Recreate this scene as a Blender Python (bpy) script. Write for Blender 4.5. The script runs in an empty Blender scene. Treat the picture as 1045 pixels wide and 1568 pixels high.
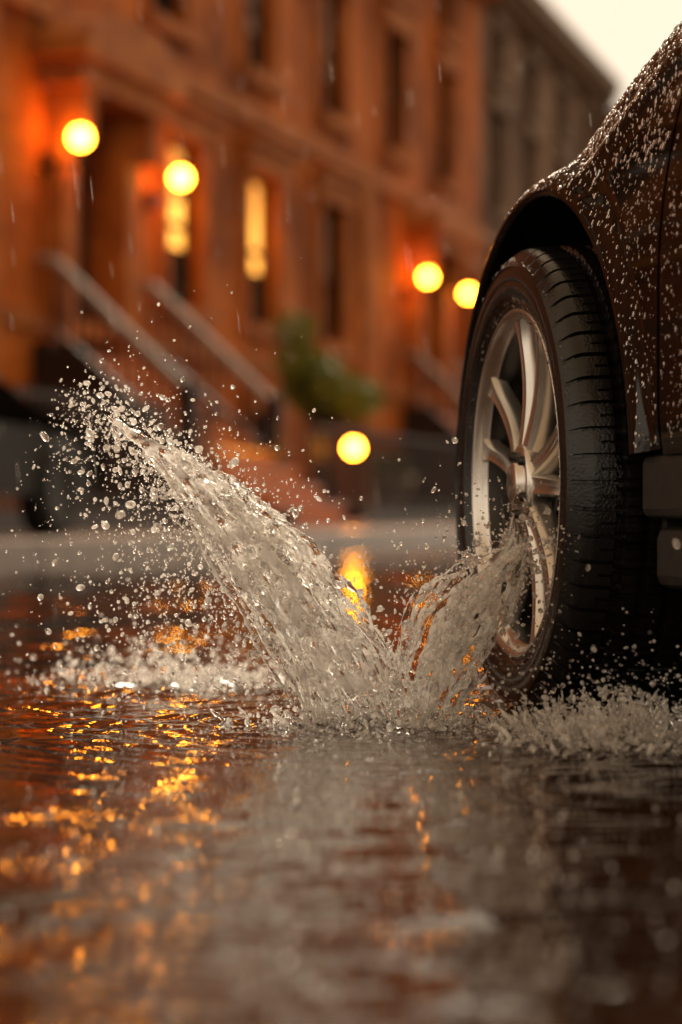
import bpy, bmesh, math, random
import numpy as np
from mathutils import Vector
random.seed(7); rng=np.random.default_rng(11)
scene=bpy.context.scene
scene.view_settings.view_transform='Standard'; scene.view_settings.look='None'
scene.view_settings.exposure=0; scene.view_settings.gamma=1
COL=scene.collection

# ---------------------------------------------------------------- helpers
def mk(name,V,F,mat=None,parent=None,smooth=False):
    me=bpy.data.meshes.new(name)
    V=np.asarray(V,dtype=np.float64)
    if isinstance(F,np.ndarray):
        k=F.shape[1]; n=len(F)
        me.vertices.add(len(V)); me.vertices.foreach_set('co',V.ravel())
        me.loops.add(n*k); me.loops.foreach_set('vertex_index',F.astype(np.int32).ravel())
        me.polygons.add(n); me.polygons.foreach_set('loop_start',np.arange(0,n*k,k,dtype=np.int32))
        me.update(calc_edges=True); me.validate()
    else:
        me.from_pydata([tuple(v) for v in V],[],F); me.update()
    if smooth: me.polygons.foreach_set('use_smooth',[True]*len(me.polygons))
    ob=bpy.data.objects.new(name,me); COL.objects.link(ob)
    if mat: me.materials.append(mat)
    if parent: ob.parent=parent
    return ob
def empty(name):
    e=bpy.data.objects.new(name,None); COL.objects.link(e); e.empty_display_size=.1; return e
def gridF(nr,nc,close_c=False):
    r=np.arange(nr-1)[:,None]; c=np.arange(nc if close_c else nc-1)[None,:]
    c2=(c+1)%nc
    a=r*nc+c; b=r*nc+c2; d=(r+1)*nc+c; e=(r+1)*nc+c2
    return np.stack([a,b,e,d],-1).reshape(-1,4)
def fixn(ob):
    bm=bmesh.new(); bm.from_mesh(ob.data); bmesh.ops.recalc_face_normals(bm,faces=bm.faces); bm.to_mesh(ob.data); bm.free()
class B:
    """accumulates boxes / prisms in a local frame"""
    def __init__(s,fr): s.V=[];s.F=[];s.fr=fr
    def box(s,a0,a1,b0,b1,c0,c1):
        i=len(s.V)
        for a in(a0,a1):
            for b in(b0,b1):
                for c in(c0,c1): s.V.append(s.fr(a,b,c))
        for f in((0,1,3,2),(4,6,7,5),(0,4,5,1),(2,3,7,6),(0,2,6,4),(1,5,7,3)): s.F.append([i+k for k in f])
    def quad(s,*p):
        i=len(s.V); s.V+= [s.fr(*q) for q in p]; s.F.append([i,i+1,i+2,i+3])
    def prism(s,poly,a0,a1):   # poly in (b,c), extruded along a
        i=len(s.V);n=len(poly)
        for a in(a0,a1):
            for b,c in poly: s.V.append(s.fr(a,b,c))
        s.F.append([i+k for k in range(n)]); s.F.append([i+n+k for k in range(n)][::-1])
        for k in range(n): s.F.append([i+k,i+(k+1)%n,i+n+(k+1)%n,i+n+k])
    def bar(s,p,q,r):
        p=Vector(s.fr(*p));q=Vector(s.fr(*q));d=(q-p).normalized()
        u=d.cross(Vector((0,0,1)));
        if u.length<.01:u=Vector((1,0,0))
        u.normalize();v=d.cross(u); i=len(s.V)
        for c in(p,q):
            for k in range(8):
                a=k*math.pi/4; s.V.append(tuple(c+u*r*math.cos(a)+v*r*math.sin(a)))
        for k in range(8): s.F.append([i+k,i+(k+1)%8,i+8+(k+1)%8,i+8+k])
        s.F.append([i+k for k in range(8)]); s.F.append([i+8+k for k in range(8)])
    def out(s,name,mat,parent,bevel=0):
        if not s.V: return None
        o=mk(name,s.V,s.F,mat,parent); fixn(o)
        if bevel:
            m=o.modifiers.new('bv','BEVEL');m.width=bevel;m.segments=2
        return o

# ---------------------------------------------------------------- materials
def newmat(name):
    m=bpy.data.materials.new(name); m.use_nodes=True; nt=m.node_tree; return m,nt,nt.nodes['Principled BSDF']
def noise_mat(name,c1,c2,scale=5,rough=.6,r2=None,bump=0,bscale=None,metal=0,ior=1.45,coat=0,detail=4,aniso=(1,1,1),spec=.5):
    m,nt,p=newmat(name)
    tc=nt.nodes.new('ShaderNodeTexCoord'); mp=nt.nodes.new('ShaderNodeMapping'); mp.inputs['Scale'].default_value=aniso
    nt.links.new(tc.outputs['Object'],mp.inputs[0])
    n=nt.nodes.new('ShaderNodeTexNoise'); n.inputs['Scale'].default_value=scale; n.inputs['Detail'].default_value=detail
    nt.links.new(mp.outputs[0],n.inputs['Vector'])
    r=nt.nodes.new('ShaderNodeValToRGB'); r.color_ramp.elements[0].position=.32; r.color_ramp.elements[1].position=.68
    r.color_ramp.elements[0].color=(*c1,1); r.color_ramp.elements[1].color=(*c2,1)
    nt.links.new(n.outputs['Fac'],r.inputs[0]); nt.links.new(r.outputs[0],p.inputs['Base Color'])
    p.inputs['Roughness'].default_value=rough; p.inputs['Metallic'].default_value=metal; p.inputs['IOR'].default_value=ior
    p.inputs['Specular IOR Level'].default_value=spec
    p.inputs['Coat Weight'].default_value=coat; p.inputs['Coat Roughness'].default_value=.04
    if r2 is not None:
        mr=nt.nodes.new('ShaderNodeMapRange'); mr.inputs['To Min'].default_value=rough; mr.inputs['To Max'].default_value=r2
        nt.links.new(n.outputs['Fac'],mr.inputs['Value']); nt.links.new(mr.outputs[0],p.inputs['Roughness'])
    if bump:
        n2=nt.nodes.new('ShaderNodeTexNoise'); n2.inputs['Scale'].default_value=bscale or scale*4; n2.inputs['Detail'].default_value=3
        nt.links.new(mp.outputs[0],n2.inputs['Vector'])
        b=nt.nodes.new('ShaderNodeBump'); b.inputs['Strength'].default_value=bump; b.inputs['Distance'].default_value=.01
        nt.links.new(n2.outputs['Fac'],b.inputs['Height']); nt.links.new(b.outputs[0],p.inputs['Normal'])
    return m
def brick_mat(name,c1,c2,mortar):
    m,nt,p=newmat(name)
    tc=nt.nodes.new('ShaderNodeTexCoord'); mp=nt.nodes.new('ShaderNodeMapping')
    mp.inputs['Rotation'].default_value=(0,0,-math.radians(74.5))
    nt.links.new(tc.outputs['Object'],mp.inputs[0])
    sx=nt.nodes.new('ShaderNodeSeparateXYZ'); cx=nt.nodes.new('ShaderNodeCombineXYZ')
    nt.links.new(mp.outputs[0],sx.inputs[0]); nt.links.new(sx.outputs[0],cx.inputs[0]); nt.links.new(sx.outputs[2],cx.inputs[1])
    br=nt.nodes.new('ShaderNodeTexBrick'); br.inputs['Scale'].default_value=2.2; br.inputs['Mortar Size'].default_value=.012
    br.inputs['Color1'].default_value=(*c1,1);br.inputs['Color2'].default_value=(*c2,1);br.inputs['Mortar'].default_value=(*mortar,1)
    nt.links.new(cx.outputs[0],br.inputs['Vector'])
    n=nt.nodes.new('ShaderNodeTexNoise'); n.inputs['Scale'].default_value=.55; n.inputs['Detail'].default_value=6
    nt.links.new(mp.outputs[0],n.inputs['Vector'])
    mx=nt.nodes.new('ShaderNodeMix'); mx.data_type='RGBA'; mx.blend_type='MULTIPLY'; mx.inputs[0].default_value=.9
    r=nt.nodes.new('ShaderNodeValToRGB'); r.color_ramp.elements[0].position=.38;r.color_ramp.elements[0].color=(.33,.30,.30,1)
    r.color_ramp.elements[1].position=.60; r.color_ramp.elements[1].color=(1,1,1,1)
    nt.links.new(n.outputs['Fac'],r.inputs[0]); nt.links.new(br.outputs['Color'],mx.inputs[6]); nt.links.new(r.outputs[0],mx.inputs[7])
    nt.links.new(mx.outputs[2],p.inputs['Base Color']); p.inputs['Roughness'].default_value=.75; p.inputs['Specular IOR Level'].default_value=.12
    return m
def emis_mat(name,col,st,low=None):
    m,nt,p=newmat(name)
    p.inputs['Base Color'].default_value=(.8,.7,.5,1); p.inputs['Emission Color'].default_value=(*col,1); p.inputs['Emission Strength'].default_value=st
    return m
def curtain_mat(name):
    m,nt,p=newmat(name)
    tc=nt.nodes.new('ShaderNodeTexCoord'); n=nt.nodes.new('ShaderNodeTexNoise'); n.inputs['Scale'].default_value=1.1
    nt.links.new(tc.outputs['Object'],n.inputs['Vector'])
    sx=nt.nodes.new('ShaderNodeSeparateXYZ'); nt.links.new(tc.outputs['Object'],sx.inputs[0])
    # lamplight painted into the emission: warmer and brighter towards the bottom of the pane
    mr=nt.nodes.new('ShaderNodeMapRange'); mr.inputs['From Min'].default_value=4.6; mr.inputs['From Max'].default_value=3.4
    mr.inputs['To Min'].default_value=-.10; mr.inputs['To Max'].default_value=.12
    nt.links.new(sx.outputs[2],mr.inputs['Value'])
    ad=nt.nodes.new('ShaderNodeMath'); ad.operation='ADD'; nt.links.new(mr.outputs[0],ad.inputs[0]); nt.links.new(n.outputs['Fac'],ad.inputs[1])
    r=nt.nodes.new('ShaderNodeValToRGB'); r.color_ramp.elements[0].position=.36;r.color_ramp.elements[0].color=(.34,.095,.012,1)
    r.color_ramp.elements[1].position=.64;r.color_ramp.elements[1].color=(1,.42,.06,1)
    nt.links.new(ad.outputs[0],r.inputs[0]); nt.links.new(r.outputs[0],p.inputs['Emission Color'])
    p.inputs['Emission Strength'].default_value=3.2; p.inputs['Base Color'].default_value=(.6,.4,.2,1); p.inputs['Roughness'].default_value=.15
    return m

M_brick=brick_mat('red_brick',(.62,.165,.020),(.46,.105,.013),(.38,.13,.03))
M_brick3=brick_mat('hazy_brick',(.30,.18,.11),(.25,.145,.085),(.27,.17,.11))  # far houses: pale brown, greyed by rain haze put into the colour
M_stone=noise_mat('brownstone_trim',(.46,.15,.028),(.26,.07,.014),2.5,.7,spec=.15)
M_stone3=noise_mat('hazy_trim',(.20,.12,.07),(.15,.085,.05),2.5,.7,spec=.15)  # far trim, its colour greyed for the same haze
M_step=noise_mat('brownstone_step',(.58,.15,.022),(.40,.09,.015),3,.3,spec=.4)
M_dark=noise_mat('painted_wood',(.018,.008,.005),(.03,.012,.006),3,.5,spec=.3)
M_iron=noise_mat('wet_iron',(.24,.20,.17),(.32,.27,.23),6,.35,metal=.1)
M_winglass=noise_mat('window_pane',(.02,.018,.015),(.05,.04,.03),.6,.07,ior=1.9)
M_curtain=noise_mat('pale_blind',(.50,.40,.31),(.34,.25,.19),1.5,.3)
M_lit=curtain_mat('lit_curtain')
M_globe=emis_mat('lamp_globe',(1,.31,.018),70)
M_leaf=noise_mat('leaf',(.08,.12,.006),(.24,.25,.02),8,.5)
M_pave=noise_mat('wet_pavement',(.22,.14,.08),(.09,.055,.035),1.2,.12,.4,bump=.5,bscale=12)
M_kerb=noise_mat('kerb_stone',(.2,.14,.10),(.12,.08,.055),4,.3)

def water_surface(name,base,bs=22,bst=.35,r0=.02,r1=.10):
    m,nt,p=newmat(name)
    tc=nt.nodes.new('ShaderNodeTexCoord')
    n=nt.nodes.new('ShaderNodeTexNoise'); n.inputs['Scale'].default_value=1.3;n.inputs['Detail'].default_value=5
    nt.links.new(tc.outputs['Object'],n.inputs['Vector'])
    r=nt.nodes.new('ShaderNodeValToRGB'); r.color_ramp.elements[0].position=.35;r.color_ramp.elements[1].position=.7
    r.color_ramp.elements[0].color=(base[0]*.5,base[1]*.5,base[2]*.5,1); r.color_ramp.elements[1].color=(*base,1)
    nt.links.new(n.outputs['Fac'],r.inputs[0]);nt.links.new(r.outputs[0],p.inputs['Base Color'])
    mr=nt.nodes.new('ShaderNodeMapRange');mr.inputs['From Min'].default_value=.4;mr.inputs['From Max'].default_value=.65
    mr.inputs['To Min'].default_value=r0; mr.inputs['To Max'].default_value=r1
    nt.links.new(n.outputs['Fac'],mr.inputs['Value']);nt.links.new(mr.outputs[0],p.inputs['Roughness'])
    p.inputs['IOR'].default_value=1.5
    n2=nt.nodes.new('ShaderNodeTexNoise'); n2.inputs['Scale'].default_value=bs; n2.inputs['Detail'].default_value=3
    nt.links.new(tc.outputs['Object'],n2.inputs['Vector'])
    b=nt.nodes.new('ShaderNodeBump');b.inputs['Strength'].default_value=bst;b.inputs['Distance'].default_value=.006
    nt.links.new(n2.outputs['Fac'],b.inputs['Height']);nt.links.new(b.outputs[0],p.inputs['Normal'])
    return m
M_water=water_surface('rain_water_on_asphalt',(.030,.011,.004),30,.12,.01,.03)
M_road=water_surface('wet_asphalt',(.05,.032,.02),9,.3,.05,.2)

def splash_mat(name,foam,tint=(1,.96,.91),sc=60,tr=.6):
    m=bpy.data.materials.new(name);m.use_nodes=True;nt=m.node_tree;nt.nodes.clear()
    o=nt.nodes.new('ShaderNodeOutputMaterial')
    g=nt.nodes.new('ShaderNodeBsdfPrincipled');g.inputs['Base Color'].default_value=(1,.99,.97,1);g.inputs['Transmission Weight'].default_value=1
    g.inputs['IOR'].default_value=1.33;g.inputs['Roughness'].default_value=.03
    d=nt.nodes.new('ShaderNodeBsdfDiffuse');d.inputs[0].default_value=(*tint,1)
    t=nt.nodes.new('ShaderNodeBsdfTranslucent');t.inputs[0].default_value=(*tint,1)
    m1=nt.nodes.new('ShaderNodeMixShader');m1.inputs[0].default_value=tr
    nt.links.new(d.outputs[0],m1.inputs[1]);nt.links.new(t.outputs[0],m1.inputs[2])
    m2=nt.nodes.new('ShaderNodeMixShader')
    tc=nt.nodes.new('ShaderNodeTexCoord');n=nt.nodes.new('ShaderNodeTexNoise');n.inputs['Scale'].default_value=sc;n.inputs['Detail'].default_value=3
    nt.links.new(tc.outputs['Object'],n.inputs['Vector'])
    mr=nt.nodes.new('ShaderNodeMapRange');mr.inputs['From Min'].default_value=.46;mr.inputs['From Max'].default_value=.58
    mr.inputs['To Min'].default_value=foam[0];mr.inputs['To Max'].default_value=foam[1]
    nt.links.new(n.outputs['Fac'],mr.inputs['Value']);nt.links.new(mr.outputs[0],m2.inputs[0])
    nt.links.new(g.outputs[0],m2.inputs[1]);nt.links.new(m1.outputs[0],m2.inputs[2]);nt.links.new(m2.outputs[0],o.inputs[0])
    return m
M_splash=splash_mat('splash_water',(.0,.68),sc=42)
M_foam=splash_mat('aerated_water',(.12,.88),sc=50)
M_drop=splash_mat('droplet_water',(.05,.6))
M_bead=splash_mat('bead_water',(0,.02))

# car materials
M_paint=noise_mat('car_paint',(.004,.003,.002),(.007,.0045,.003),400,.5,metal=0,coat=.6,detail=1,spec=.03)
M_plastic=noise_mat('black_plastic',(.018,.016,.014),(.03,.027,.024),60,.42,bump=.15,bscale=500)
M_rubber=noise_mat('wet_rubber',(.006,.005,.0045),(.011,.009,.008),30,.08,.24,bump=.12,bscale=260)
M_alloy=noise_mat('alloy_metal',(.62,.58,.53),(.76,.72,.66),14,.14,.28,metal=.92)
M_alloyd=noise_mat('dark_alloy',(.03,.026,.022),(.05,.045,.04),14,.35,metal=.8)
M_disc=noise_mat('brake_steel',(.10,.09,.08),(.15,.13,.12),30,.35,metal=1)
M_liner=noise_mat('wheel_liner',(.006,.006,.006),(.012,.011,.01),20,.8)
M_glassd=noise_mat('car_glass',(.01,.01,.01),(.02,.02,.02),5,.03)

# ---------------------------------------------------------------- street frame
FD=Vector((.2672,.9636)); FN=Vector((.9636,-.2672)); F0=Vector((-2.98,24.0))
def L(s,w,z): 
    return (F0.x+FD.x*s+FN.x*w, F0.y+FD.y*s+FN.y*w, z)

def house(s0,s1,H,mb,ms,up,par,door,lit=(),blind=(),stoop=True):
    root=empty('brick_house')
    holes=[]
    for c in up:
        holes.append((c-.62,c+.62,5.85,7.75,'w',c)); holes.append((c-.55,c+.55,8.35,9.25,'w',c))
    for c in par: holes.append((c-.64,c+.64,2.65,4.6,'p',c))
    for c in par: holes.append((c-.6,c+.6,.45,1.55,'g',c))
    if door is not None: holes.append((door-.72,door+.72,1.85,4.45,'d',door))
    S=sorted({s0,s1,*[h[0] for h in holes],*[h[1] for h in holes]}); Z=sorted({0,H,*[h[2] for h in holes],*[h[3] for h in holes]})
    w=B(L)
    for i in range(len(S)-1):
        for j in range(len(Z)-1):
            cs=(S[i]+S[i+1])/2; cz=(Z[j]+Z[j+1])/2
            if any(h[0]<cs<h[1] and h[2]<cz<h[3] for h in holes): continue
            w.quad((S[i],0,Z[j]),(S[i+1],0,Z[j]),(S[i+1],0,Z[j+1]),(S[i],0,Z[j+1]))
    for a,b,c,d,k,_ in holes:
        w.quad((a,0,c),(a,-.28,c),(a,-.28,d),(a,0,d)); w.quad((b,0,c),(b,-.28,c),(b,-.28,d),(b,0,d))
        w.quad((a,0,c),(b,0,c),(b,-.28,c),(a,-.28,c)); w.quad((a,0,d),(b,0,d),(b,-.28,d),(a,-.28,d))
    w.quad((s0,0,0),(s0,-11,0),(s0,-11,H),(s0,0,H)); w.quad((s1,0,0),(s1,-11,0),(s1,-11,H),(s1,0,H))
    w.quad((s0,-11,0),(s1,-11,0),(s1,-11,H),(s0,-11,H)); w.quad((s0,0,H),(s1,0,H),(s1,-11,H),(s0,-11,H))
    o=mk('walls',w.V,w.F,mb,root)
    t=B(L); g=B(L); fr=B(L); li=B(L); bl=B(L); dr=B(L)
    for a,b,c,d,k,cc in holes:
        if k in 'wpg':
            t.box(a-.2,b+.2,.003,.16,c-.16,c-.002)
            t.box(a-.24,b+.24,.003,.15,d+.002,d+.30)
            if k=='p':
                t.box(a-.34,b+.34,.003,.26,d+.302,d+.40); t.box(a-.16,a-.002,.003,.08,c,d); t.box(b+.002,b+.16,.003,.08,c,d)
            else:
                t.box(a-.14,a-.002,.003,.06,c,d); t.box(b+.002,b+.14,.003,.06,c,d)
            m=(c+d)/2
            fr.box(a,a+.06,-.2,-.12,c,d);fr.box(b-.06,b,-.2,-.12,c,d);fr.box(a+.06,b-.06,-.2,-.12,m-.03,m+.03)
            fr.box(a+.06,b-.06,-.2,-.12,c,c+.07);fr.box(a+.06,b-.06,-.2,-.12,d-.06,d)
            if any(abs(cc-x)<.1 for x in lit) and k=='p':
                li.quad((a,-.22,c+.75),(b,-.22,c+.75),(b,-.22,d),(a,-.22,d)); g.quad((a,-.22,c),(b,-.22,c),(b,-.22,c+.748),(a,-.22,c+.748))
            elif k!='g' and (int(cc*7+c)%3!=0):
                h=c+(d-c)*random.choice((.35,.5,.55)); bl.quad((a,-.22,h),(b,-.22,h),(b,-.22,d),(a,-.22,d)); g.quad((a,-.22,c),(b,-.22,c),(b,-.22,h-.002),(a,-.22,h-.002))
            else: g.quad((a,-.22,c),(b,-.22,c),(b,-.22,d),(a,-.22,d))
        else:
            dr.box(a,b,-.27,-.22,c,d-.5); g.quad((a,-.23,d-.498),(b,-.23,d-.498),(b,-.23,d),(a,-.23,d))
            for q in(a+.12,(a+b)/2+.06):
                for z in(c+.25,c+1.1): dr.box(q,q+.5,-.217,-.19,z,z+.65)
            t.box(a-.36,a-.002,.003,.22,c,d+.05); t.box(b+.002,b+.36,.003,.22,c,d+.05)
            t.box(a-.55,b+.55,.003,.5,d+.052,d+.30)
            A=a-.75;Bb=b+.75; z0=d+.302
            i=len(t.V)
            for ww in(.003,.62):
                pts=[(A,z0),(Bb,z0)]+[((A+Bb)/2+(Bb-A)/2*math.cos(q),z0+.08+.5*math.sin(q)) for q in np.linspace(0,math.pi,11)]
                for s_,z_ in pts: t.V.append(L(s_,ww,z_))
            n=13; t.F.append([i+q for q in range(n)]); t.F.append([i+n+q for q in range(n)][::-1])
            for q in range(n): t.F.append([i+q,i+(q+1)%n,i+n+(q+1)%n,i+n+q])
            for q in(a-.36,b+.10): t.box(q,q+.24,.223,.46,d-.45,d+.05)
    t.box(s0+.002,s1-.002,.003,.12,5.16,5.40); t.box(s0+.002,s1-.002,.003,.08,2.08,2.25)
    t.box(s0+.002,s1-.002,.003,.55,H-.28,H+.05); t.box(s0+.002,s1-.002,.003,.3,H-.62,H-.282)
    q=s0+.4
    while q<s1-.3: t.box(q,q+.16,.302,.5,H-.58,H-.282); q+=.8
    t.box(s0+.002,s0+.30,.003,.10,.0,5.15); t.box(s1-.30,s1-.004,.003,.10,0,5.15)
    t.out('stone_trim',ms,root); g.out('window_panes',M_winglass,root); fr.out('window_frames',M_dark,root)
    li.out('lit_curtains',M_lit,root); bl.out('blinds',M_curtain,root); dr.out('door',M_dark,root)
    if door is not None and stoop:
        st=B(L); rs=B(L); a,b=door-1.42,door+1.55; n=10; X0=.42
        for i in range(n-1):
            x=X0+i*.25; z=1.85-(i+1)*.185
            st.box(a+.16,b-.16,x-.03,x+.255,z-.05,z); rs.box(a+.18,b-.18,x-.028,x+.0,z-.185 if z-.185>0 else 0.0,z+.13)
        st.box(a+.16,b-.16,.02,X0-.02,1.78,1.85)
        st.out('stoop_steps',M_step,root); rs.out('stoop_risers',M_stone,root)
        sd=B(L)
        for q in((a,a+.155),(b-.155,b)):
            sd.prism([(.02,0),(.02,1.95),(X0,1.95),(1.5,1.0),(1.5,0)],q[0],q[1])
            sd.box(q[0]-.02,q[1]+.02,1.502,X0+9*.25,0,.30)
        sd.out('stoop_walls',M_dark,root)
        rl=B(L)
        for q in(a+.08,b-.08):
            rl.bar((q,.05,2.78),(q,.24,2.76),.045)
            rl.bar((q,.22,2.76),(q,1.56,1.50),.055)
            rl.bar((q,.22,2.1),(q,1.5,.9),.02)
        rl.out('stair_railings',M_iron,root)
        rl=B(L)
        for q in(a+.08,b-.08):
            rl.box(q-.09,q+.09,1.52,1.70,.3,1.52)
            for k in range(12):
                x=.24+k*.115; top=2.70-(x-.24)*.94
                rl.bar((q,x,top-.72),(q,x,top),.016)
        rl.out('stair_balusters',M_dark,root)
    if stoop:
        fe=B(L); q=s0+.3
        while q<s1-.2:
            if door is None or abs(q-door)>1.6:
                fe.box(q-.012,q+.012,2.0,2.024,.3,1.25)
            q+=.16
        for (c,d) in (((s0+.2,door-1.6),(door+1.65,s1-.2)) if door is not None else ((s0+.2,s1-.2),)):
            if d-c>.3:
                fe.box(c,d,1.99,2.035,1.18,1.21); fe.box(c,d,1.99,2.035,.36,.39); fe.box(c,d,1.88,2.12,.0,.3)
        fe.out('iron_fence',M_dark,root)
    return root
house(-15.6,-1.58,10.1,M_brick,M_stone,(-14,-10.5,-7,-3.5),(-14,-6.6,-3.4),-10,lit=())
house(-1.55,12.45,10.1,M_brick,M_stone,(.2,3.7,7.2,10.7),(4.25,7.3,10.6),1.15,lit=(4.25,7.3))
house(12.48,20.5,10.1,M_brick,M_stone,(14.2,17.7),(19.0,),16.2)
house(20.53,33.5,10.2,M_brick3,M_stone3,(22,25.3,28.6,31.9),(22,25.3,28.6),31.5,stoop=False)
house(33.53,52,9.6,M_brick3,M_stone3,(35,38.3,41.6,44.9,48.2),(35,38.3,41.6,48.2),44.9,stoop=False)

def wall_lamp(s,z,w=.42):
    e=empty('wall_lamp')
    bm=bmesh.new(); bmesh.ops.create_uvsphere(bm,u_segments=24,v_segments=16,radius=.10)
    me=bpy.data.meshes.new('globe'); bm.to_mesh(me); bm.free(); me.materials.append(M_globe)
    for p in me.polygons:p.use_smooth=True
    g=bpy.data.objects.new('globe',me); COL.objects.link(g); g.parent=e; g.location=L(s,w,z)
    b=B(L); b.bar((s,.1,z-.24),(s,w,z-.24),.018); b.bar((s,w,z-.24),(s,w,z-.10),.03); b.bar((s,w,z+.10),(s,w,z+.17),.03); b.box(s-.06,s+.06,.003,.11,z-.34,z-.14)
    b.out('bracket',M_dark,e)
for s,z in((0.0,3.98),(3.0,3.98),(14.75,3.98),(17.7,3.98)): wall_lamp(s,z)
e=empty('garden_lamp')
bm=bmesh.new(); bmesh.ops.create_uvsphere(bm,u_segments=24,v_segments=16,radius=.085); me=bpy.data.meshes.new('globe'); bm.to_mesh(me); bm.free(); me.materials.append(M_globe)
for p in me.polygons:p.use_smooth=True
g=bpy.data.objects.new('globe',me);COL.objects.link(g);g.parent=e;g.location=(.14,26.8,.99)
b=B(lambda x,y,z:(x,y,z)); b.bar((.14,26.8,.12),(.14,26.8,.91),.03); b.box(.04,.24,26.7,26.9,.12,.22); b.bar((.14,26.8,1.07),(.14,26.8,1.12),.04); b.out('post',M_dark,e)

# ---------------------------------------------------------------- ground, kerb, pavement
I=lambda x,y,z:(x,y,z)
b=B(I); b.quad((-150,-60,-.014),(150,-60,-.014),(150,220,-.014),(-150,220,-.014)); b.out('road',M_road,None)
b=B(L); b.box(-40,70,-12,4.0,-.02,.12); b.out('pavement',M_pave,None)
b=B(L)
s=-40
while s<70: b.box(s,s+1.19,4.003,4.17,-.025,.126); s+=1.2
b.out('kerb',M_kerb,None,.012)

# water sheet with real ripples
nk=600; k=np.linspace(-.5,.5,nk); Y=.55*np.exp(np.arange(1300)*.0025); Y=Y[Y<12.8]; nr=len(Y)
KK,YY=np.meshgrid(k,Y); XX=KK*YY
dy=YY*.0025
hgt=np.zeros_like(XX)
for i in range(80):
    lam=.016*(16**rng.random()); th=rng.normal(math.pi/2,.7); a=rng.uniform(.4,1)*.0033*lam
    kx,ky=math.cos(th)*2*math.pi/lam,math.sin(th)*2*math.pi/lam
    att=np.clip(lam/(4*dy)-.5,0,1)
    hgt+=a*att*np.sin(kx*XX+ky*YY+rng.uniform(0,6.28)+1.3*np.sin(XX*3.1*rng.uniform(.5,2)+YY*2.3))
mod=np.sin(XX*4.1+1.2*np.sin(YY*2.2))*np.sin(YY*3.3+np.sin(XX*5))
hgt*=(.75+.5*mod)
cx,cy=.085,3.16
R=np.hypot(XX-cx,(YY-cy)); hgt+=.0010*np.exp(-R/.5)*np.sin(R*2*math.pi/.045+.6*np.sin(np.arctan2(YY-cy,XX-cx)*5))*np.clip(R/.1,0,1)
wc=(.30,3.08); R2=np.hypot(XX-wc[0],YY-wc[1]); hgt+=.0008*np.exp(-R2/.4)*np.sin(R2*2*math.pi/.05+1)
for i in range(420):
    y0=.95+6*rng.random()**1.8; x0=rng.uniform(-.3,.3)*y0; r0=rng.uniform(.002,.030); A=rng.uniform(.0002,.0008)
    m=(np.abs(XX-x0)<.08)&(np.abs(YY-y0)<.08)
    r=np.hypot(XX[m]-x0,YY[m]-y0); hgt[m]+=A*np.exp(-((r-r0)/.008)**2)*np.cos((r-r0)*2*math.pi/.013)
def fbm(x,y,sc,seed):
    r=np.random.default_rng(seed); o=0
    for i in range(26):
        th=r.uniform(0,6.28); l=sc*r.uniform(.5,2.2); o=o+np.sin((x*math.cos(th)+y*math.sin(th))*6.283/l+r.uniform(0,6.28)+1.5*np.sin((x*math.sin(th)-y*math.cos(th))*6.283/(l*2.3)))*l/sc
    return o/9
T=np.exp(-(((XX-.06)/.15)**2+((YY-3.16)/.13)**2)); hgt+=T*(.0045*fbm(XX,YY,.024,3)+.002)
T=np.exp(-(((XX-.33)/.17)**2+((YY-2.93)/.18)**2)); hgt+=T*(.0045*fbm(XX,YY,.022,5)+.002)
T=np.exp(-(((XX+.27)/.22)**2+((YY-4.0)/.3)**2)); hgt+=T*(.005*fbm(XX,YY,.035,6)+.002)
edge=np.clip((.5-np.abs(KK))/.06,0,1)*np.clip((12.6-YY)/2,0,1)*np.clip((YY-.55)/.15,0,1)
hgt*=edge
V=np.stack([XX,YY,hgt],-1).reshape(-1,3)
mk('puddle_water',V,gridF(nr,nk),M_water,None,True)

# ---------------------------------------------------------------- car
car=empty('car')
C0=np.array([.246,3.40,.32])
ab=math.radians(12.8); aw=math.radians(10.6)
def frame(ang):
    d=np.array([-math.sin(ang),math.cos(ang),0]); n=np.array([-math.cos(ang),-math.sin(ang),0]); return d,n
Db,Nb=frame(ab); Dw,Nw=frame(aw)
AR=.405; UG=-.475
CB=C0-Nb*.036
def Spt(u,v,uc=0.0):
    u=np.asarray(u,float);v=np.asarray(v,float)
    back=np.clip(-u,0,.70)
    zt=np.where(u<0,.865+.60*back-.27*back**2,.865-.10*u-.34*np.clip(u,0,2)**2)
    R=.20; zs=zt-R*.96
    q=np.clip(u/.82,0,.995); qr=np.clip((-u-2.5)/1.02,0,.995)
    o=-.88*(1-np.sqrt(1-q**3))-.88*(1-np.sqrt(1-qr**3))
    o=o-.05*np.clip((v-.55)/.3,0,2)**2 -.04*np.clip((.42-v)/.2,0,1)**2
    o=o+.010*np.exp(-((v-(zs-.03))/.022)**2)
    t=v-zs; ph=np.clip(t/R,0,1.38); ex=np.clip(t/R-1.38,0,None)*R
    z=np.where(t>0,zs+R*np.sin(ph)+.06*ex,v); o=np.where(t>0,o-R*(1-np.cos(ph))-ex,o)
    o=np.maximum(o,-.90)
    for c in(0.0,-2.72):
        r=np.hypot(u-c,v-.32); bl=np.clip(1-(r-AR)/.060,0,1); bl=bl*bl*(3-2*bl)
        o=o*(1-bl)+.012*bl; z=z*(1-bl)+v*bl
    return u,o,z
def body_to_world(u,o,z):
    return CB[None,:]*1.0*np.array([1,1,0])+np.outer(u,Db)+np.outer(o,Nb)+np.outer(z,[0,0,1])
def mirror_o(o): return -1.8-o
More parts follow.
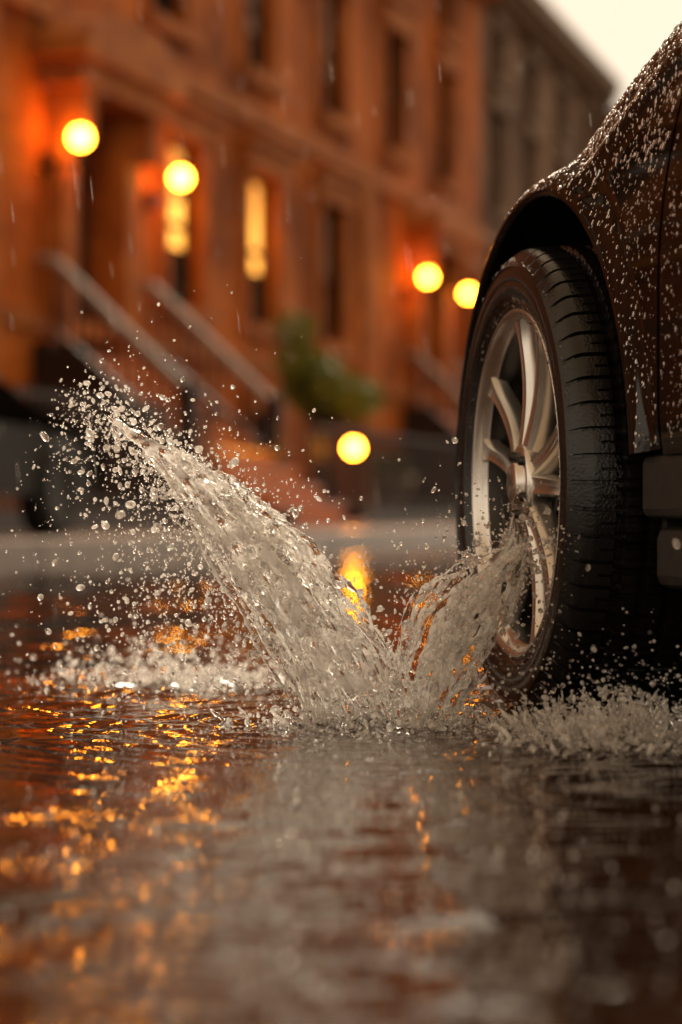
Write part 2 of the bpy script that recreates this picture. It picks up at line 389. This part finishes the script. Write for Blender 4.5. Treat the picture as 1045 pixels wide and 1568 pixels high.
def polar(c,u0,u1,vt,th0,th1,nth=260,ns=70):
    th=np.linspace(th0,th1,nth); s=np.linspace(0,1,ns)**1.6
    U=np.zeros((ns,nth));Vv=np.zeros((ns,nth))
    for j,t in enumerate(th):
        cu,cv=-math.cos(t),math.sin(t)
        a=AR; cand=[]
        if cu>1e-6:cand.append((u1-c)/cu)
        if cu<-1e-6:cand.append((u0-c)/cu)
        if cv>1e-6:cand.append((vt-.32)/cv)
        if cv<-1e-6:cand.append((.14-.32)/cv)
        bmax=min(cand); rr=a+(bmax-a)*s
        U[:,j]=c+cu*rr; Vv[:,j]=.32+cv*rr
    return U,Vv
def add_patch(name,U,Vv,mat,lip=False):
    u,o,z=Spt(U.ravel(),Vv.ravel()); u=u.reshape(U.shape);o=o.reshape(U.shape);z=z.reshape(U.shape)
    if lip:
        rows=[(.0,.0),(-.004,-.004),(-.012,-.0055),(-.035,-.004)]
        cu=U[0]-lipc[0]; cv=Vv[0]-.32
        ru=[];ro=[];rz=[]
        for do,dr in rows[::-1][:-1]:
            f=(AR+dr)/AR
            ru.append(lipc[0]+cu*f);rz.append(.32+cv*f);ro.append(o[0]+do)
        u=np.vstack([ru,u]);o=np.vstack([ro,o]);z=np.vstack([rz,z])
    for sgn in(0,1):
        oo=o if sgn==0 else mirror_o(o)
        W=body_to_world(u.ravel(),oo.ravel(),z.ravel())
        ob=mk(name if sgn==0 else name+'_offside',W,gridF(*u.shape),mat,car,True); fixn(ob)
lipc=[0.0]
U,Vv=polar(0.0,UG+.0035,.80,1.20,math.radians(4.5),math.radians(198)); add_patch('front_fender',U,Vv,M_paint,True)
uu=np.linspace(-2.10,UG-.0035,90); vv=np.linspace(.35,1.20,60); U,Vv=np.meshgrid(uu,vv); add_patch('door_panel',U,Vv,M_paint)
lipc=[-2.72]
U,Vv=polar(-2.72,-3.5,-2.105,1.20,math.radians(-14),math.radians(175.5),120,30); add_patch('rear_quarter',U,Vv,M_paint,True)
def CW(u,o,z): 
    p=CB*np.array([1,1,0])+Db*u+Nb*o; return (p[0],p[1],z)
b=B(CW); b.box(UG-.06,UG+.06,-.09,-.04,.36,.80); b.out('door_jamb',M_liner,car)
b=B(CW)
b.box(-3.3,.62,-1.5,-.30,.22,.34)
b.box(-2.3,-.42,-1.65,-.12,.20,.36)
b.out('underbody',M_liner,car)
b=B(CW); b.box(-3.2,.55,-1.62,-.18,.70,.74); b.out('engine_deck',M_liner,car)
secs=[(-.50,1.04,.22,1.04,.26),(-1.20,1.06,.14,1.44,.32),(-2.45,1.06,.14,1.44,.33),(-3.15,1.06,.25,1.08,.30)]
gV=[];
for (u,zb,ib,zt_,it) in secs:
    gV+= [CW(u,-ib,zb),CW(u,-it,zt_),CW(u,-1.8+it,zt_),CW(u,-1.8+ib,zb)]
gF=[]
for i in range(3):
    for j in range(3): gF.append([i*4+j,i*4+j+1,(i+1)*4+j+1,(i+1)*4+j])
gF+=[[0,1,2,3],[12,15,14,13]]
o=mk('cabin_glass',gV,gF,M_glassd,car); fixn(o)
b=B(CW); b.box(-2.42,-1.22,-1.47,-.33,1.442,1.47); b.box(-1.86,-1.80,-.34,-.10,1.05,1.44); b.out('roof_panel',M_paint,car,.01)
b=B(CW); b.box(-1.05,-.82,.02,.20,1.03,1.18); b.box(-.94,-.88,-.16,.02,1.03,1.06); b.out('door_mirror',M_paint,car,.04)
b=B(CW); b.box(-2.30,-.392,-.20,-.006,.272,.352); b.out('sill_cladding',M_plastic,car,.012)
b=B(CW); b.box(-2.28,-.412,-.24,-.016,.186,.262); b.out('side_skirt',M_plastic,car,.016)
b=B(CW); b.prism([(-.03,.352),(-.002,.366),(-.006,.376),(-.03,.380),(-.20,.37),(-.2,.35)],-2.2,-.395); b.out('sill_trim',M_paint,car,.003)
b=B(CW); b.prism([(-.03,.19),(-.03,.40),(-.30,.40),(-.30,.19)],-.425,-.41); b.out('mud_guard',M_liner,car)
b=B(CW); b.box(.60,.74,-.52,-.28,.55,.66); b.box(.60,.74,-1.52,-1.28,.55,.66); b.out('headlamps',M_alloy,car,.02)
b=B(CW); b.box(.70,.80,-1.25,-.55,.30,.52); b.out('grille',M_plastic,car,.02)
for c in(0.0,-2.72):
    for sg in(0,1):
        th=np.linspace(math.radians(-16),math.radians(196),60); rows=[(-.03,AR+.003),(-.10,AR+.02),(-.42,AR+.02),(-.44,.05)]
        W=[]
        for oo,r in rows:
            o_=oo if sg==0 else -1.8-oo
            W.append(body_to_world(c-np.cos(th)*r,np.full(60,o_),.32+np.sin(th)*r))
        mk('wheel_liner',np.vstack(W),gridF(4,60),M_liner,car,True)

def lathe(name,prof,fr,mat,n=96,rmod=None,ths=None):
    th=np.linspace(0,2*math.pi,n,endpoint=False) if ths is None else ths
    n=len(th); V=[]
    for (w,r) in prof:
        rr=np.full(n,r) if rmod is None else r-rmod(w,r,th)
        V.append(fr(np.cos(th)*rr,np.sin(th)*rr,np.full(n,w)))
    o=mk(name,np.vstack(V),gridF(len(prof),n,True),mat,car,True); fixn(o); return o
def wheel(c,D,N,spin=.0):
    def fr(x,y,w): return c[None,:]+np.outer(x,D)+np.outer(y,[0,0,1])+np.outer(w,N)
    prof=[(-.012,.236),(-.004,.243),(.004,.249),(.008,.256),(.0065,.259),(.010,.262),(.0125,.272),(.0135,.280),(.0125,.283),(.014,.286),(.0135,.294),(.011,.303),(.0125,.3045),(.0085,.309),(.002,.318),(-.004,.3245),(-.010,.3285)]
    ws=-.016
    gro=[-.052,-.088,-.124,-.160]
    while ws>-.200:
        near=[g for g in gro if abs(ws-g)<.0055]
        crown=.3355-.0032*((ws+.106)/.09)**2*1.6
        prof.append((ws,crown-(.0075 if near else 0)))
        ws-=.0036
    prof+= [(-.204,.3285),(-.212,.318),(-.220,.30),(-.222,.275),(-.215,.25),(-.205,.236)]
    NP=60; ths=[];g=[]
    for i in range(NP):
        b0=2*math.pi*i/NP; p=2*math.pi/NP
        for f,gg in((0,1),(.06,1),(.12,1),(.15,0),(.25,0),(.4,0),(.52,0),(.56,.5),(.59,.5),(.63,0),(.75,0),(.9,0),(.97,0)):
            ths.append(b0+p*f);g.append(gg)
    ths=np.array(ths);g=np.array(g)
    def rmod(w,r,th):
        if r<.316 and w>-.1 or w<-.206: return np.zeros(len(th))
        d=.0078
        gg=g.copy()
        if w>-.030: gg=np.where(gg==.5,0,gg); 
        if w>-.006: gg=gg*.55
        if -.045>w>-.165:
            gg=np.roll(gg,5)*.8
        return d*gg
    ty=lathe('tyre',prof,fr,M_rubber,rmod=rmod,ths=ths)
    md=ty.modifiers.new('es','EDGE_SPLIT'); md.split_angle=math.radians(38)
    rp=[(-.012,.2445),(-.001,.2465),(.004,.2455),(.0055,.2425),(.003,.2385),(-.004,.2345),(-.012,.2315),(-.016,.226)]
    lathe('rim_flange',rp,fr,M_alloy)
    lathe('rim_barrel',[(-.016,.226),(-.03,.221),(-.07,.214),(-.14,.212),(-.19,.22),(-.21,.235)],fr,M_alloyd)
    V=[];F=[]
    def addbar(r0,t0,r1,t1,hw0,hw1):
        n=16; i0=len(V)
        for i in range(n):
            f=i/(n-1); r=r0+(r1-r0)*f; t=t0+(t1-t0)*f**1.15
            hw=hw0+(hw1-hw0)*f+ .008*max(0,(f-.8)/.2)**2
            wf=-.003-.012*math.sin(f*math.pi)*.9-.003*f**2
            th_=.036-.014*f
            ex=np.array([math.cos(t),math.sin(t)]); ey=np.array([-math.sin(t),math.cos(t)])
            for (yy,ww) in((-hw,wf-th_),(-hw*1.0,wf-.012),(-hw+.005,wf-.001),(-hw*.3,wf-.0025),(hw*.3,wf-.0025),(hw-.005,wf-.001),(hw,wf-.012),(hw,wf-th_)):
                p=ex*r+ey*yy; V.append((p[0],p[1],ww))
        for i in range(n-1):
            for j in range(8): F.append([i0+i*8+j,i0+i*8+(j+1)%8,i0+(i+1)*8+(j+1)%8,i0+(i+1)*8+j])
        F.append([i0+j for j in range(8)])
    for kk in range(5):
        t=spin+kk*2*math.pi/5
        for sg in(-1,1):
            addbar(.035,t+sg*.22,.2315,t+sg*.225,.0160,.0130)
    A=np.array(V); o=mk('spokes',fr(A[:,0],A[:,1],A[:,2]),F,M_alloy,car,True); fixn(o)
    md=o.modifiers.new('es','EDGE_SPLIT'); md.split_angle=math.radians(28)
    h=.029
    lathe('hub',[(-.075+h,.05),(-.040+h,.056),(-.034+h,.054),(-.031+h,.048),(-.034+h,.034),(-.033+h,.0305),(-.024+h,.029),(-.022+h,.026),(-.0215+h,.001)],fr,M_alloy,64)
    for kk in range(5):
        t=spin+math.pi/5+kk*2*math.pi/5; x0,y0=math.cos(t)*.0435,math.sin(t)*.0435
        def f2(x,y,w,x0=x0,y0=y0): return fr(np.asarray(x)+x0,np.asarray(y)+y0,w)
        lathe('lug_nut',[(-.045+h,.0075),(-.026+h,.0075),(-.0245+h,.006),(-.0245+h,.0005)],f2,M_alloyd,6)
    lathe('brake_disc',[(-.118,.155),(-.108,.156),(-.107,.08),(-.09,.078),(-.088,.02)],fr,M_disc,64)
    lathe('hub_back',[(-.16,.20),(-.155,.001)],fr,M_liner,48)
    bb=B(lambda x,y,w:tuple(fr(np.array([x]),np.array([y]),np.array([w]))[0])); bb.box(.06,.165,-.05,.06,-.14,-.075); bb.out('brake_caliper',M_alloyd,car,.01)
wheel(C0,Dw,Nw,spin=math.radians(90+8))
cr=C0-Db*2.72-Nb*.0; wheel(cr,Db,Nb,.3)
cf=C0-Nb*1.80; wheel(cf,Dw,-Nw,.2); wheel(cr-Nb*1.80,Db,-Nb,.5)

# ---------------------------------------------------------------- droplets helper
def ico(sub):
    bm=bmesh.new(); bmesh.ops.create_icosphere(bm,subdivisions=sub,radius=1); V=np.array([v.co[:] for v in bm.verts]); F=np.array([[v.index for v in f.verts] for f in bm.faces]); bm.free(); return V,F
IV1,IF1=ico(1); IV2,IF2=ico(2)
def drops(name,P,Rd,mat,parent,ax=None,sub=2):
    TV,TF=(IV2,IF2) if sub==2 else (IV1,IF1)
    Vl=TV[None]*Rd[:,None,:]
    if ax is not None: Vl=np.einsum('kni,kij->knj',Vl,ax)
    W=Vl+P[:,None,:]
    kN=len(P); F=(TF[None]+ (np.arange(kN)*len(TV))[:,None,None]).reshape(-1,3)
    return mk(name,W.reshape(-1,3),F,mat,parent,True)
def rand_axes(n):
    A=rng.normal(size=(n,3,3)); Q,_=np.linalg.qr(A); return Q

def beads(n,u0,u1,v0,v1,rm,name,cl=.0045,hh=.45):
    u=rng.uniform(u0,u1,n*3); v=rng.uniform(v0,v1,n*3)
    ok=(np.hypot(u,v-.32)>AR+.006)&(np.abs(u-UG)>.01); u=u[ok][:n];v=v[ok][:n]
    def P(u,v): a,o,z=Spt(u,v); return body_to_world(a,o,z)
    p=P(u,v); du=P(u+.001,v)-p; dv=P(u,v+.001)-p
    nn=np.cross(du,dv); nn/=np.linalg.norm(nn,axis=1)[:,None]+1e-12
    flip=(nn@Nb)<0; nn[flip]*=-1
    dv/=np.linalg.norm(dv,axis=1)[:,None]+1e-12; t=np.cross(nn,dv)
    r=np.clip(rng.lognormal(math.log(rm),.5,len(u)),.0006,cl)
    el=rng.uniform(1.0,1.7,len(u))
    Rd=np.stack([r,r*el,r*hh],1); ax=np.stack([t,dv,nn],1)
    drops(name,p+nn*(r*.06)[:,None],Rd,M_bead,car,ax,2)
beads(3200,-.62,.16,.36,1.1,.0012,'rain_beads',.003,.36)
beads(1500,-.46,.16,.72,1.08,.0017,'rain_beads_shoulder',.004,.36)
n=900; th=rng.uniform(0,6.283,n); r_=rng.uniform(.247,.315,n); w_=.0125-np.abs(r_-.285)*.12
P=C0[None]+np.outer(np.cos(th)*r_,Dw)+np.outer(np.sin(th)*r_,[0,0,1])+np.outer(w_,Nw)
rr=np.clip(rng.lognormal(math.log(.0012),.4,n),.0005,.0028); drops('tyre_beads',P,np.stack([rr,rr,rr],1),M_bead,car,None,1)

# ---------------------------------------------------------------- splash
spl=empty('water_splash')
def tube(path,rad,nseg=8):
    n=len(path)
    T=np.gradient(path,axis=0); T/=np.linalg.norm(T,axis=1)[:,None]+1e-9
    up=np.array([.13,.97,.2]); 
    A=np.cross(T,up); A/=np.linalg.norm(A,axis=1)[:,None]+1e-9; Bv=np.cross(T,A)
    a=np.linspace(0,2*math.pi,nseg,endpoint=False)
    V=path[:,None,:]+rad[:,None,None]*(A[:,None,:]*np.cos(a)[None,:,None]+Bv[:,None,:]*np.sin(a)[None,:,None])
    F=[list(map(int,f)) for f in gridF(n,nseg,True)]
    F.append(list(range(nseg))[::-1]); F.append([(n-1)*nseg+i for i in range(nseg)])
    return V.reshape(-1,3),F
def smoothK(K):
    K=np.array(K); return [np.polyfit(K[:,0],K[:,i],3) for i in range(1,4)],K
def plume(name,K,N,rbase,mat,seed,flat=.5,voxel=.0018,spread=1.0):
    r=np.random.default_rng(seed); pf,Ka=smoothK(K)
    Vs=[];Fs=[];off=0
    for i in range(N):
        t0=r.uniform(-.02,.6) if r.random()<.6 else 0.0; t0=max(t0,0)
        t1=min(1.0,t0+.10+ (1-t0)*r.random()**.9*1.02)
        a=np.clip(r.normal(0,.58),-1.15,1.15)*spread; bb=r.uniform(-1,1)
        t1=min(t1,1.0-.25*abs(a)*r.random())
        if t1-t0<.05: continue
        m=int(14+60*(t1-t0)); t=np.linspace(t0,t1,m)
        c=np.stack([np.polyval(p,t) for p in pf],-1)
        dx=np.gradient(c[:,0]);dz=np.gradient(c[:,2]); nl=np.hypot(dx,dz)+1e-9; pe=np.stack([-dz/nl,0*dx,dx/nl],-1)
        hw=np.interp(t,Ka[:,0],Ka[:,4])
        ph=r.uniform(0,6.28); fr=r.uniform(4,14)
        aa=a+.10*np.sin(fr*t+ph)+.05*np.sin(fr*3.1*t+ph*2); b2=bb+.25*np.sin(fr*1.3*t+ph)
        path=c+pe*(aa*hw)[:,None]+np.array([0,1,0])*(b2*hw*flat)[:,None]
        env=np.sin(np.clip((t-t0)/(t1-t0),0.02,.98)*math.pi)**.55
        rb=rbase*r.uniform(.4,1.25)*(1-.66*t)*(1-.35*abs(a))
        rad=rb*env*(1+.30*np.sin(t*r.uniform(16,36)+ph)+.15*np.sin(t*r.uniform(50,90)))
        rad=np.clip(rad,.0007,None)
        v,f=tube(path,rad); Vs.append(v); Fs+= [[q+off for q in ff] for ff in f]; off+=len(v)
    o=mk(name,np.vstack(Vs),Fs,mat,spl,True)
    md=o.modifiers.new('rm','REMESH'); md.mode='VOXEL'; md.voxel_size=voxel; md.use_smooth_shade=True
    tx=bpy.data.textures.new(name+'_t','CLOUDS'); tx.noise_scale=.019; tx.noise_depth=2
    dp=o.modifiers.new('d','DISPLACE'); dp.texture=tx; dp.strength=.010; dp.mid_level=.5; dp.texture_coords='GLOBAL'
    sm=o.modifiers.new('s','SMOOTH'); sm.factor=.4; sm.iterations=1
    return pf,Ka
KL=[(0,.040,3.18,-.01,.076),(.25,-.030,3.17,.110,.064),(.5,-.108,3.15,.228,.048),(.75,-.200,3.13,.322,.024),(1,-.312,3.10,.412,.002)]
KR=[(0,.098,3.15,-.01,.030),(.25,.118,3.14,.075,.046),(.5,.152,3.13,.140,.048),(.75,.195,3.11,.195,.034),(1,.250,3.09,.250,.006)]
pfL,KaL=plume('left_plume',KL,118,.0078,M_splash,21)
pfR,KaR=plume('right_plume',KR,76,.0064,M_foam,22,spread=1.1)

def cloud(name,pf,Ka,n,side,rm,mat,seed,ylen=.05,tails=.5):
    r=np.random.default_rng(seed)
    t=r.beta(1.5,1.1,n)*1.04; c=np.stack([np.polyval(p,t) for p in pf],-1)
    e=.01; c2=np.stack([np.polyval(p,t+e) for p in pf],-1)-c; nl=np.hypot(c2[:,0],c2[:,2]); pe=np.stack([-c2[:,2]/nl,0*nl,c2[:,0]/nl],-1)
    hw=np.interp(t,Ka[:,0],Ka[:,4])
    sg=np.where(r.random(n)<side,1,-1)
    far=r.exponential(1,n)*.022+(r.random(n)<.3)*r.exponential(1,n)*tails*.12
    far=np.where(sg<0,far*.55,far)
    P=c+pe*(sg*(hw*.75+far))[:,None]; P[:,1]+=r.normal(0,ylen,n)
    P+=c2/np.linalg.norm(c2,axis=1)[:,None]*r.exponential(.012,n)[:,None]
    ok=P[:,2]>.0; P=P[ok]; k=len(P)
    rad=np.clip(r.lognormal(math.log(rm),.55,k),.0005,.0050)
    el=np.stack([rad*r.uniform(.7,1.1,k),rad*r.uniform(.7,1.1,k),rad*r.uniform(.9,1.8,k)],1)
    drops(name,P,el,mat,spl,rand_axes(k),2)
cloud('left_droplets',pfL,KaL,1700,.60,.0014,M_drop,31)
cloud('left_droplets_fine',pfL,KaL,2600,.72,.0007,M_drop,32,ylen=.10,tails=1.0)
cloud('right_droplets',pfR,KaR,1200,.55,.0012,M_drop,33,ylen=.03,tails=.35)
def gauss_cloud(name,c,s,n,rm,mat,zmin=.0,expz=None,sub=2,cl=.006):
    P=np.array(c)+rng.normal(size=(n,3))*np.array(s)
    if expz: P[:,2]=rng.exponential(expz,n)
    P=P[P[:,2]>zmin]; k=len(P); rad=np.clip(rng.lognormal(math.log(rm),.5,k),.0004,cl)
    drops(name,P,np.stack([rad*rng.uniform(.7,1.2,k),rad*rng.uniform(.7,1.2,k),rad*rng.uniform(.9,1.6,k)],1),mat,spl,rand_axes(k),sub)
gauss_cloud('tip_spatter',(-.28,3.1,.35),(.05,.04,.06),150,.0011,M_drop)
gauss_cloud('low_left_spatter',(-.22,3.2,.16),(.075,.1,.09),900,.0012,M_drop)
gauss_cloud('base_spatter',(.06,3.12,0),(.10,.07,.0),1300,.0014,M_drop,expz=.014)
gauss_cloud('tyre_spatter',(.335,2.93,0),(.06,.10,.0),1700,.0014,M_drop,expz=.028)
gauss_cloud('mid_spatter',(.03,3.25,.06),(.10,.08,.05),400,.0011,M_drop)
gauss_cloud('far_spray',(-.26,4.0,0),(.12,.15,.0),1100,.0018,M_foam,expz=.022)
gauss_cloud('near_spatter',(.0,1.85,0),(.22,.35,.0),1100,.0008,M_drop,expz=.005,cl=.0018)

def crowns(name,cx,cy,sx,sy,n,hmax,rbase,mat,seed,voxel=.0024,lean=(0,0)):
    r=np.random.default_rng(seed); Vs=[];Fs=[];off=0
    for i in range(n):
        x=cx+r.normal()*sx; y=cy+r.normal()*sy; h=hmax*r.random()**1.8+.004
        lx=(x-cx)/sx*.35+r.normal()*.35+lean[0]; ly=r.normal()*.3+lean[1]; m=12; q=np.linspace(0,1,m)
        path=np.stack([x+lx*h*q+.004*np.sin(q*7+i),y+ly*h*q,-.006+h*q*1.15],-1)
        rad=rbase*r.uniform(.5,1.3)*(1-q*.75)*(1+.25*np.sin(q*14+i)); rad[-2]*=1.35
        v,f=tube(path,np.clip(rad,.0008,None),7); Vs.append(v);Fs+=[[a+off for a in ff] for ff in f];off+=len(v)
    o=mk(name,np.vstack(Vs),Fs,mat,spl,True)
    md=o.modifiers.new('rm','REMESH');md.mode='VOXEL';md.voxel_size=voxel;md.use_smooth_shade=True
    tx=bpy.data.textures.new(name+'_t','CLOUDS');tx.noise_scale=.012;tx.noise_depth=2
    dp=o.modifiers.new('d','DISPLACE');dp.texture=tx;dp.strength=.007;dp.texture_coords='GLOBAL'
crowns('base_crown',.06,3.13,.075,.035,240,.028,.005,M_splash,41)
crowns('tyre_crown',.335,2.93,.06,.07,320,.055,.0058,M_foam,42)
crowns('tyre_foot_crown',.235,3.10,.03,.08,120,.03,.005,M_splash,45)
crowns('far_crown',-.22,4.0,.10,.10,150,.035,.007,M_foam,43,.0035)

# ---------------------------------------------------------------- rain
n=420; y=3.4+rng.random(n)**1.2*10; x=rng.uniform(-.2,.2,n)*y; z=rng.uniform(0,.30,n)*y+.02
P=np.stack([x,y,z],-1); ln=rng.uniform(.010,.028,n)*np.sqrt(y/3); th=.00028*np.sqrt(y/3)
ax=np.zeros((n,3,3)); d=np.array([.10,0,-.995]); ax[:]=np.array([[.995,0,.10],[0,1,0],d])
drops('rain',P,np.stack([th,th,ln],1),M_drop,None,ax,1)

# ---------------------------------------------------------------- shrub
sh=empty('shrub')
def leaves(cs,n,seed):
    r=np.random.default_rng(seed); V=[]
    for (c,rad,k) in cs:
        for i in range(k):
            d=r.normal(size=3); d/=np.linalg.norm(d); p=np.array(c)+d*np.array(rad)*(.55+.5*r.random())
            a=r.normal(size=3);a/=np.linalg.norm(a);b_=np.cross(a,r.normal(size=3));b_/=np.linalg.norm(b_)
            l=r.uniform(.03,.06); V+= [p-a*l,p+b_*l*.45,p+a*l,p-b_*l*.45]
    V=np.array(V); return V,np.arange(len(V)).reshape(-1,4)
cl=[((-.62+i*.13+random.uniform(-.1,.1),28+random.uniform(-.3,.3),2.25-i*.10+random.uniform(-.16,.16)),(.26,.26,.22),420) for i in range(8)]
cl+=[((-.2+random.uniform(-.35,.4),28+random.uniform(-.3,.3),1.6+random.uniform(-.2,.2)),(.24,.24,.22),320) for i in range(6)]
V,F=leaves(cl,0,5); mk('foliage',V,F,M_leaf,sh)
b=B(I)
b.bar((-.25,28,.12),(-.28,28,1.2),.05)
for c in cl: b.bar((-.28,28,1.1),c[0],.018)
b.out('stems',M_dark,sh)
pl=empty('stone_planter')
th=np.linspace(0,2*math.pi,32,endpoint=False)
pr=[(0.02,.12),(.20,.12),(.20,.18),(.10,.24),(.12,.34),(.26,.50),(.30,.70),(.33,.74),(.30,.74),(.27,.66),(.01,.64)]
V=np.vstack([np.stack([.62+np.cos(th)*r,30.5+np.sin(th)*r,np.full(32,z)],-1) for r,z in pr]); o=mk('urn',V,gridF(len(pr),32,True),noise_mat('pale_stone',(.45,.36,.28),(.3,.24,.18),5,.4),pl,True)
V,F=leaves([((.62,30.5,.86),(.28,.28,.16),500)],0,9); mk('plants',V,F,M_leaf,pl)

# ---------------------------------------------------------------- parked car across the street
pc=empty('parked_car')
PO=F0+FD*(-6.7)+FN*2.45
def PL(s,w,z): return (PO.x+FD.x*s+FN.x*w,PO.y+FD.y*s+FN.y*w,z+.12)
prof=[(0,.30),(.0,.60),(-.12,.78),(-1.5,.93),(-2.1,1.36),(-3.2,1.40),(-3.9,1.02),(-4.55,.95),(-4.65,.6),(-4.6,.3)]
nW=9; V=[]
for j in range(nW):
    f=j/(nW-1)*2-1
    for (s,z) in prof:
        cab=max(0,(z-.95)/.45); hw=.88*(1-.28*cab)
        edge=1-.10*abs(f)**6
        V.append(PL(s-.22*abs(f)**3*(1 if s>-2 else -1),f*hw,z*(edge if z>.5 else 1)))
F=gridF(nW,len(prof)); o=mk('body',V,F,noise_mat('dark_car_paint',(.008,.008,.008),(.014,.013,.012),3,.25,spec=.3),pc,True)
ss=o.modifiers.new('ss','SUBSURF');ss.levels=2;ss.render_levels=2
b=B(PL)
for sg in(-1,1):
    b.V+= [PL(*p) for p in ((-1.75,sg*.80,.97),(-2.2,sg*.70,1.30),(-3.1,sg*.70,1.32),(-3.65,sg*.80,1.0))]; i=len(b.V)-4; b.F.append([i,i+1,i+2,i+3])
    V2=[PL(s,sg*.84,z) for s,z in((-.3,.25),(-.3,.66),(-4.3,.8),(-4.4,.3))]; i=len(b.V); b.V+=V2; b.F.append([i,i+1,i+2,i+3])
b.out('side_panels',M_liner,pc)
for s in(-.95,-3.7):
    for sg in(-1,1):
        V=[];
        for w,r in((.0,.02),(.0,.20),(.01,.22),(.01,.30),(-.03,.32),(-.18,.32),(-.2,.2)):
            for t in np.linspace(0,2*math.pi,32,endpoint=False): V.append(PL(s+math.cos(t)*r,sg*(.88+w),.32+math.sin(t)*r))
        mk('wheel',V,gridF(7,32,True),M_liner,pc,True)
b=B(PL); b.box(-.1,.02,-.75,-.45,.56,.66); b.box(-.1,.02,.45,.75,.56,.66); b.out('headlamps',M_alloyd,pc,.02)

# ---------------------------------------------------------------- world, sun, camera
w=bpy.data.worlds.new('World'); scene.world=w; w.use_nodes=True; nt=w.node_tree; bg=nt.nodes['Background']
sk=nt.nodes.new('ShaderNodeTexSky'); sk.sky_type='NISHITA'; sk.sun_disc=False
el=math.radians(42); az=math.radians(14)
sk.sun_elevation=el; sk.sun_rotation=az; sk.dust_density=4; sk.air_density=1.5
# overcast, warm evening cloud: pale near the horizon, browner overhead
tc=nt.nodes.new('ShaderNodeTexCoord'); sx=nt.nodes.new('ShaderNodeSeparateXYZ'); nt.links.new(tc.outputs['Generated'],sx.inputs[0])
rp=nt.nodes.new('ShaderNodeValToRGB'); e=rp.color_ramp.elements
e[0].position=.0; e[0].color=(.95,.79,.62,1); e[1].position=.8; e[1].color=(.52,.33,.17,1)
q=e.new(.25); q.color=(.95,.78,.59,1)
q=e.new(.5); q.color=(.70,.49,.30,1)
nt.links.new(sx.outputs[2],rp.inputs[0])
sc=nt.nodes.new('ShaderNodeVectorMath'); sc.operation='SCALE'; sc.inputs[3].default_value=10; nt.links.new(rp.outputs[0],sc.inputs[0])
mx=nt.nodes.new('ShaderNodeMix'); mx.data_type='RGBA'; mx.inputs[0].default_value=.94
nt.links.new(sc.outputs[0],mx.inputs[7])
nt.links.new(sk.outputs[0],mx.inputs[6]); nt.links.new(mx.outputs[2],bg.inputs[0]); bg.inputs[1].default_value=.12
sl=bpy.data.lights.new('sun','SUN'); sl.energy=5; sl.angle=math.radians(24); sl.color=(1,.84,.64)
so=bpy.data.objects.new('sun',sl); COL.objects.link(so)
sd=Vector((math.sin(az)*math.cos(el),math.cos(az)*math.cos(el),math.sin(el)))
so.rotation_euler=sd.to_track_quat('Z','Y').to_euler()

cam=bpy.data.cameras.new('camera'); co=bpy.data.objects.new('camera',cam); COL.objects.link(co); scene.camera=co
co.location=(0,0,.28); co.rotation_euler=(math.radians(90),0,0)
cam.sensor_fit='VERTICAL'; cam.sensor_height=36; cam.lens=85; cam.clip_start=.05; cam.clip_end=500
cam.dof.use_dof=True; cam.dof.focus_distance=3.17; cam.dof.aperture_fstop=2.8
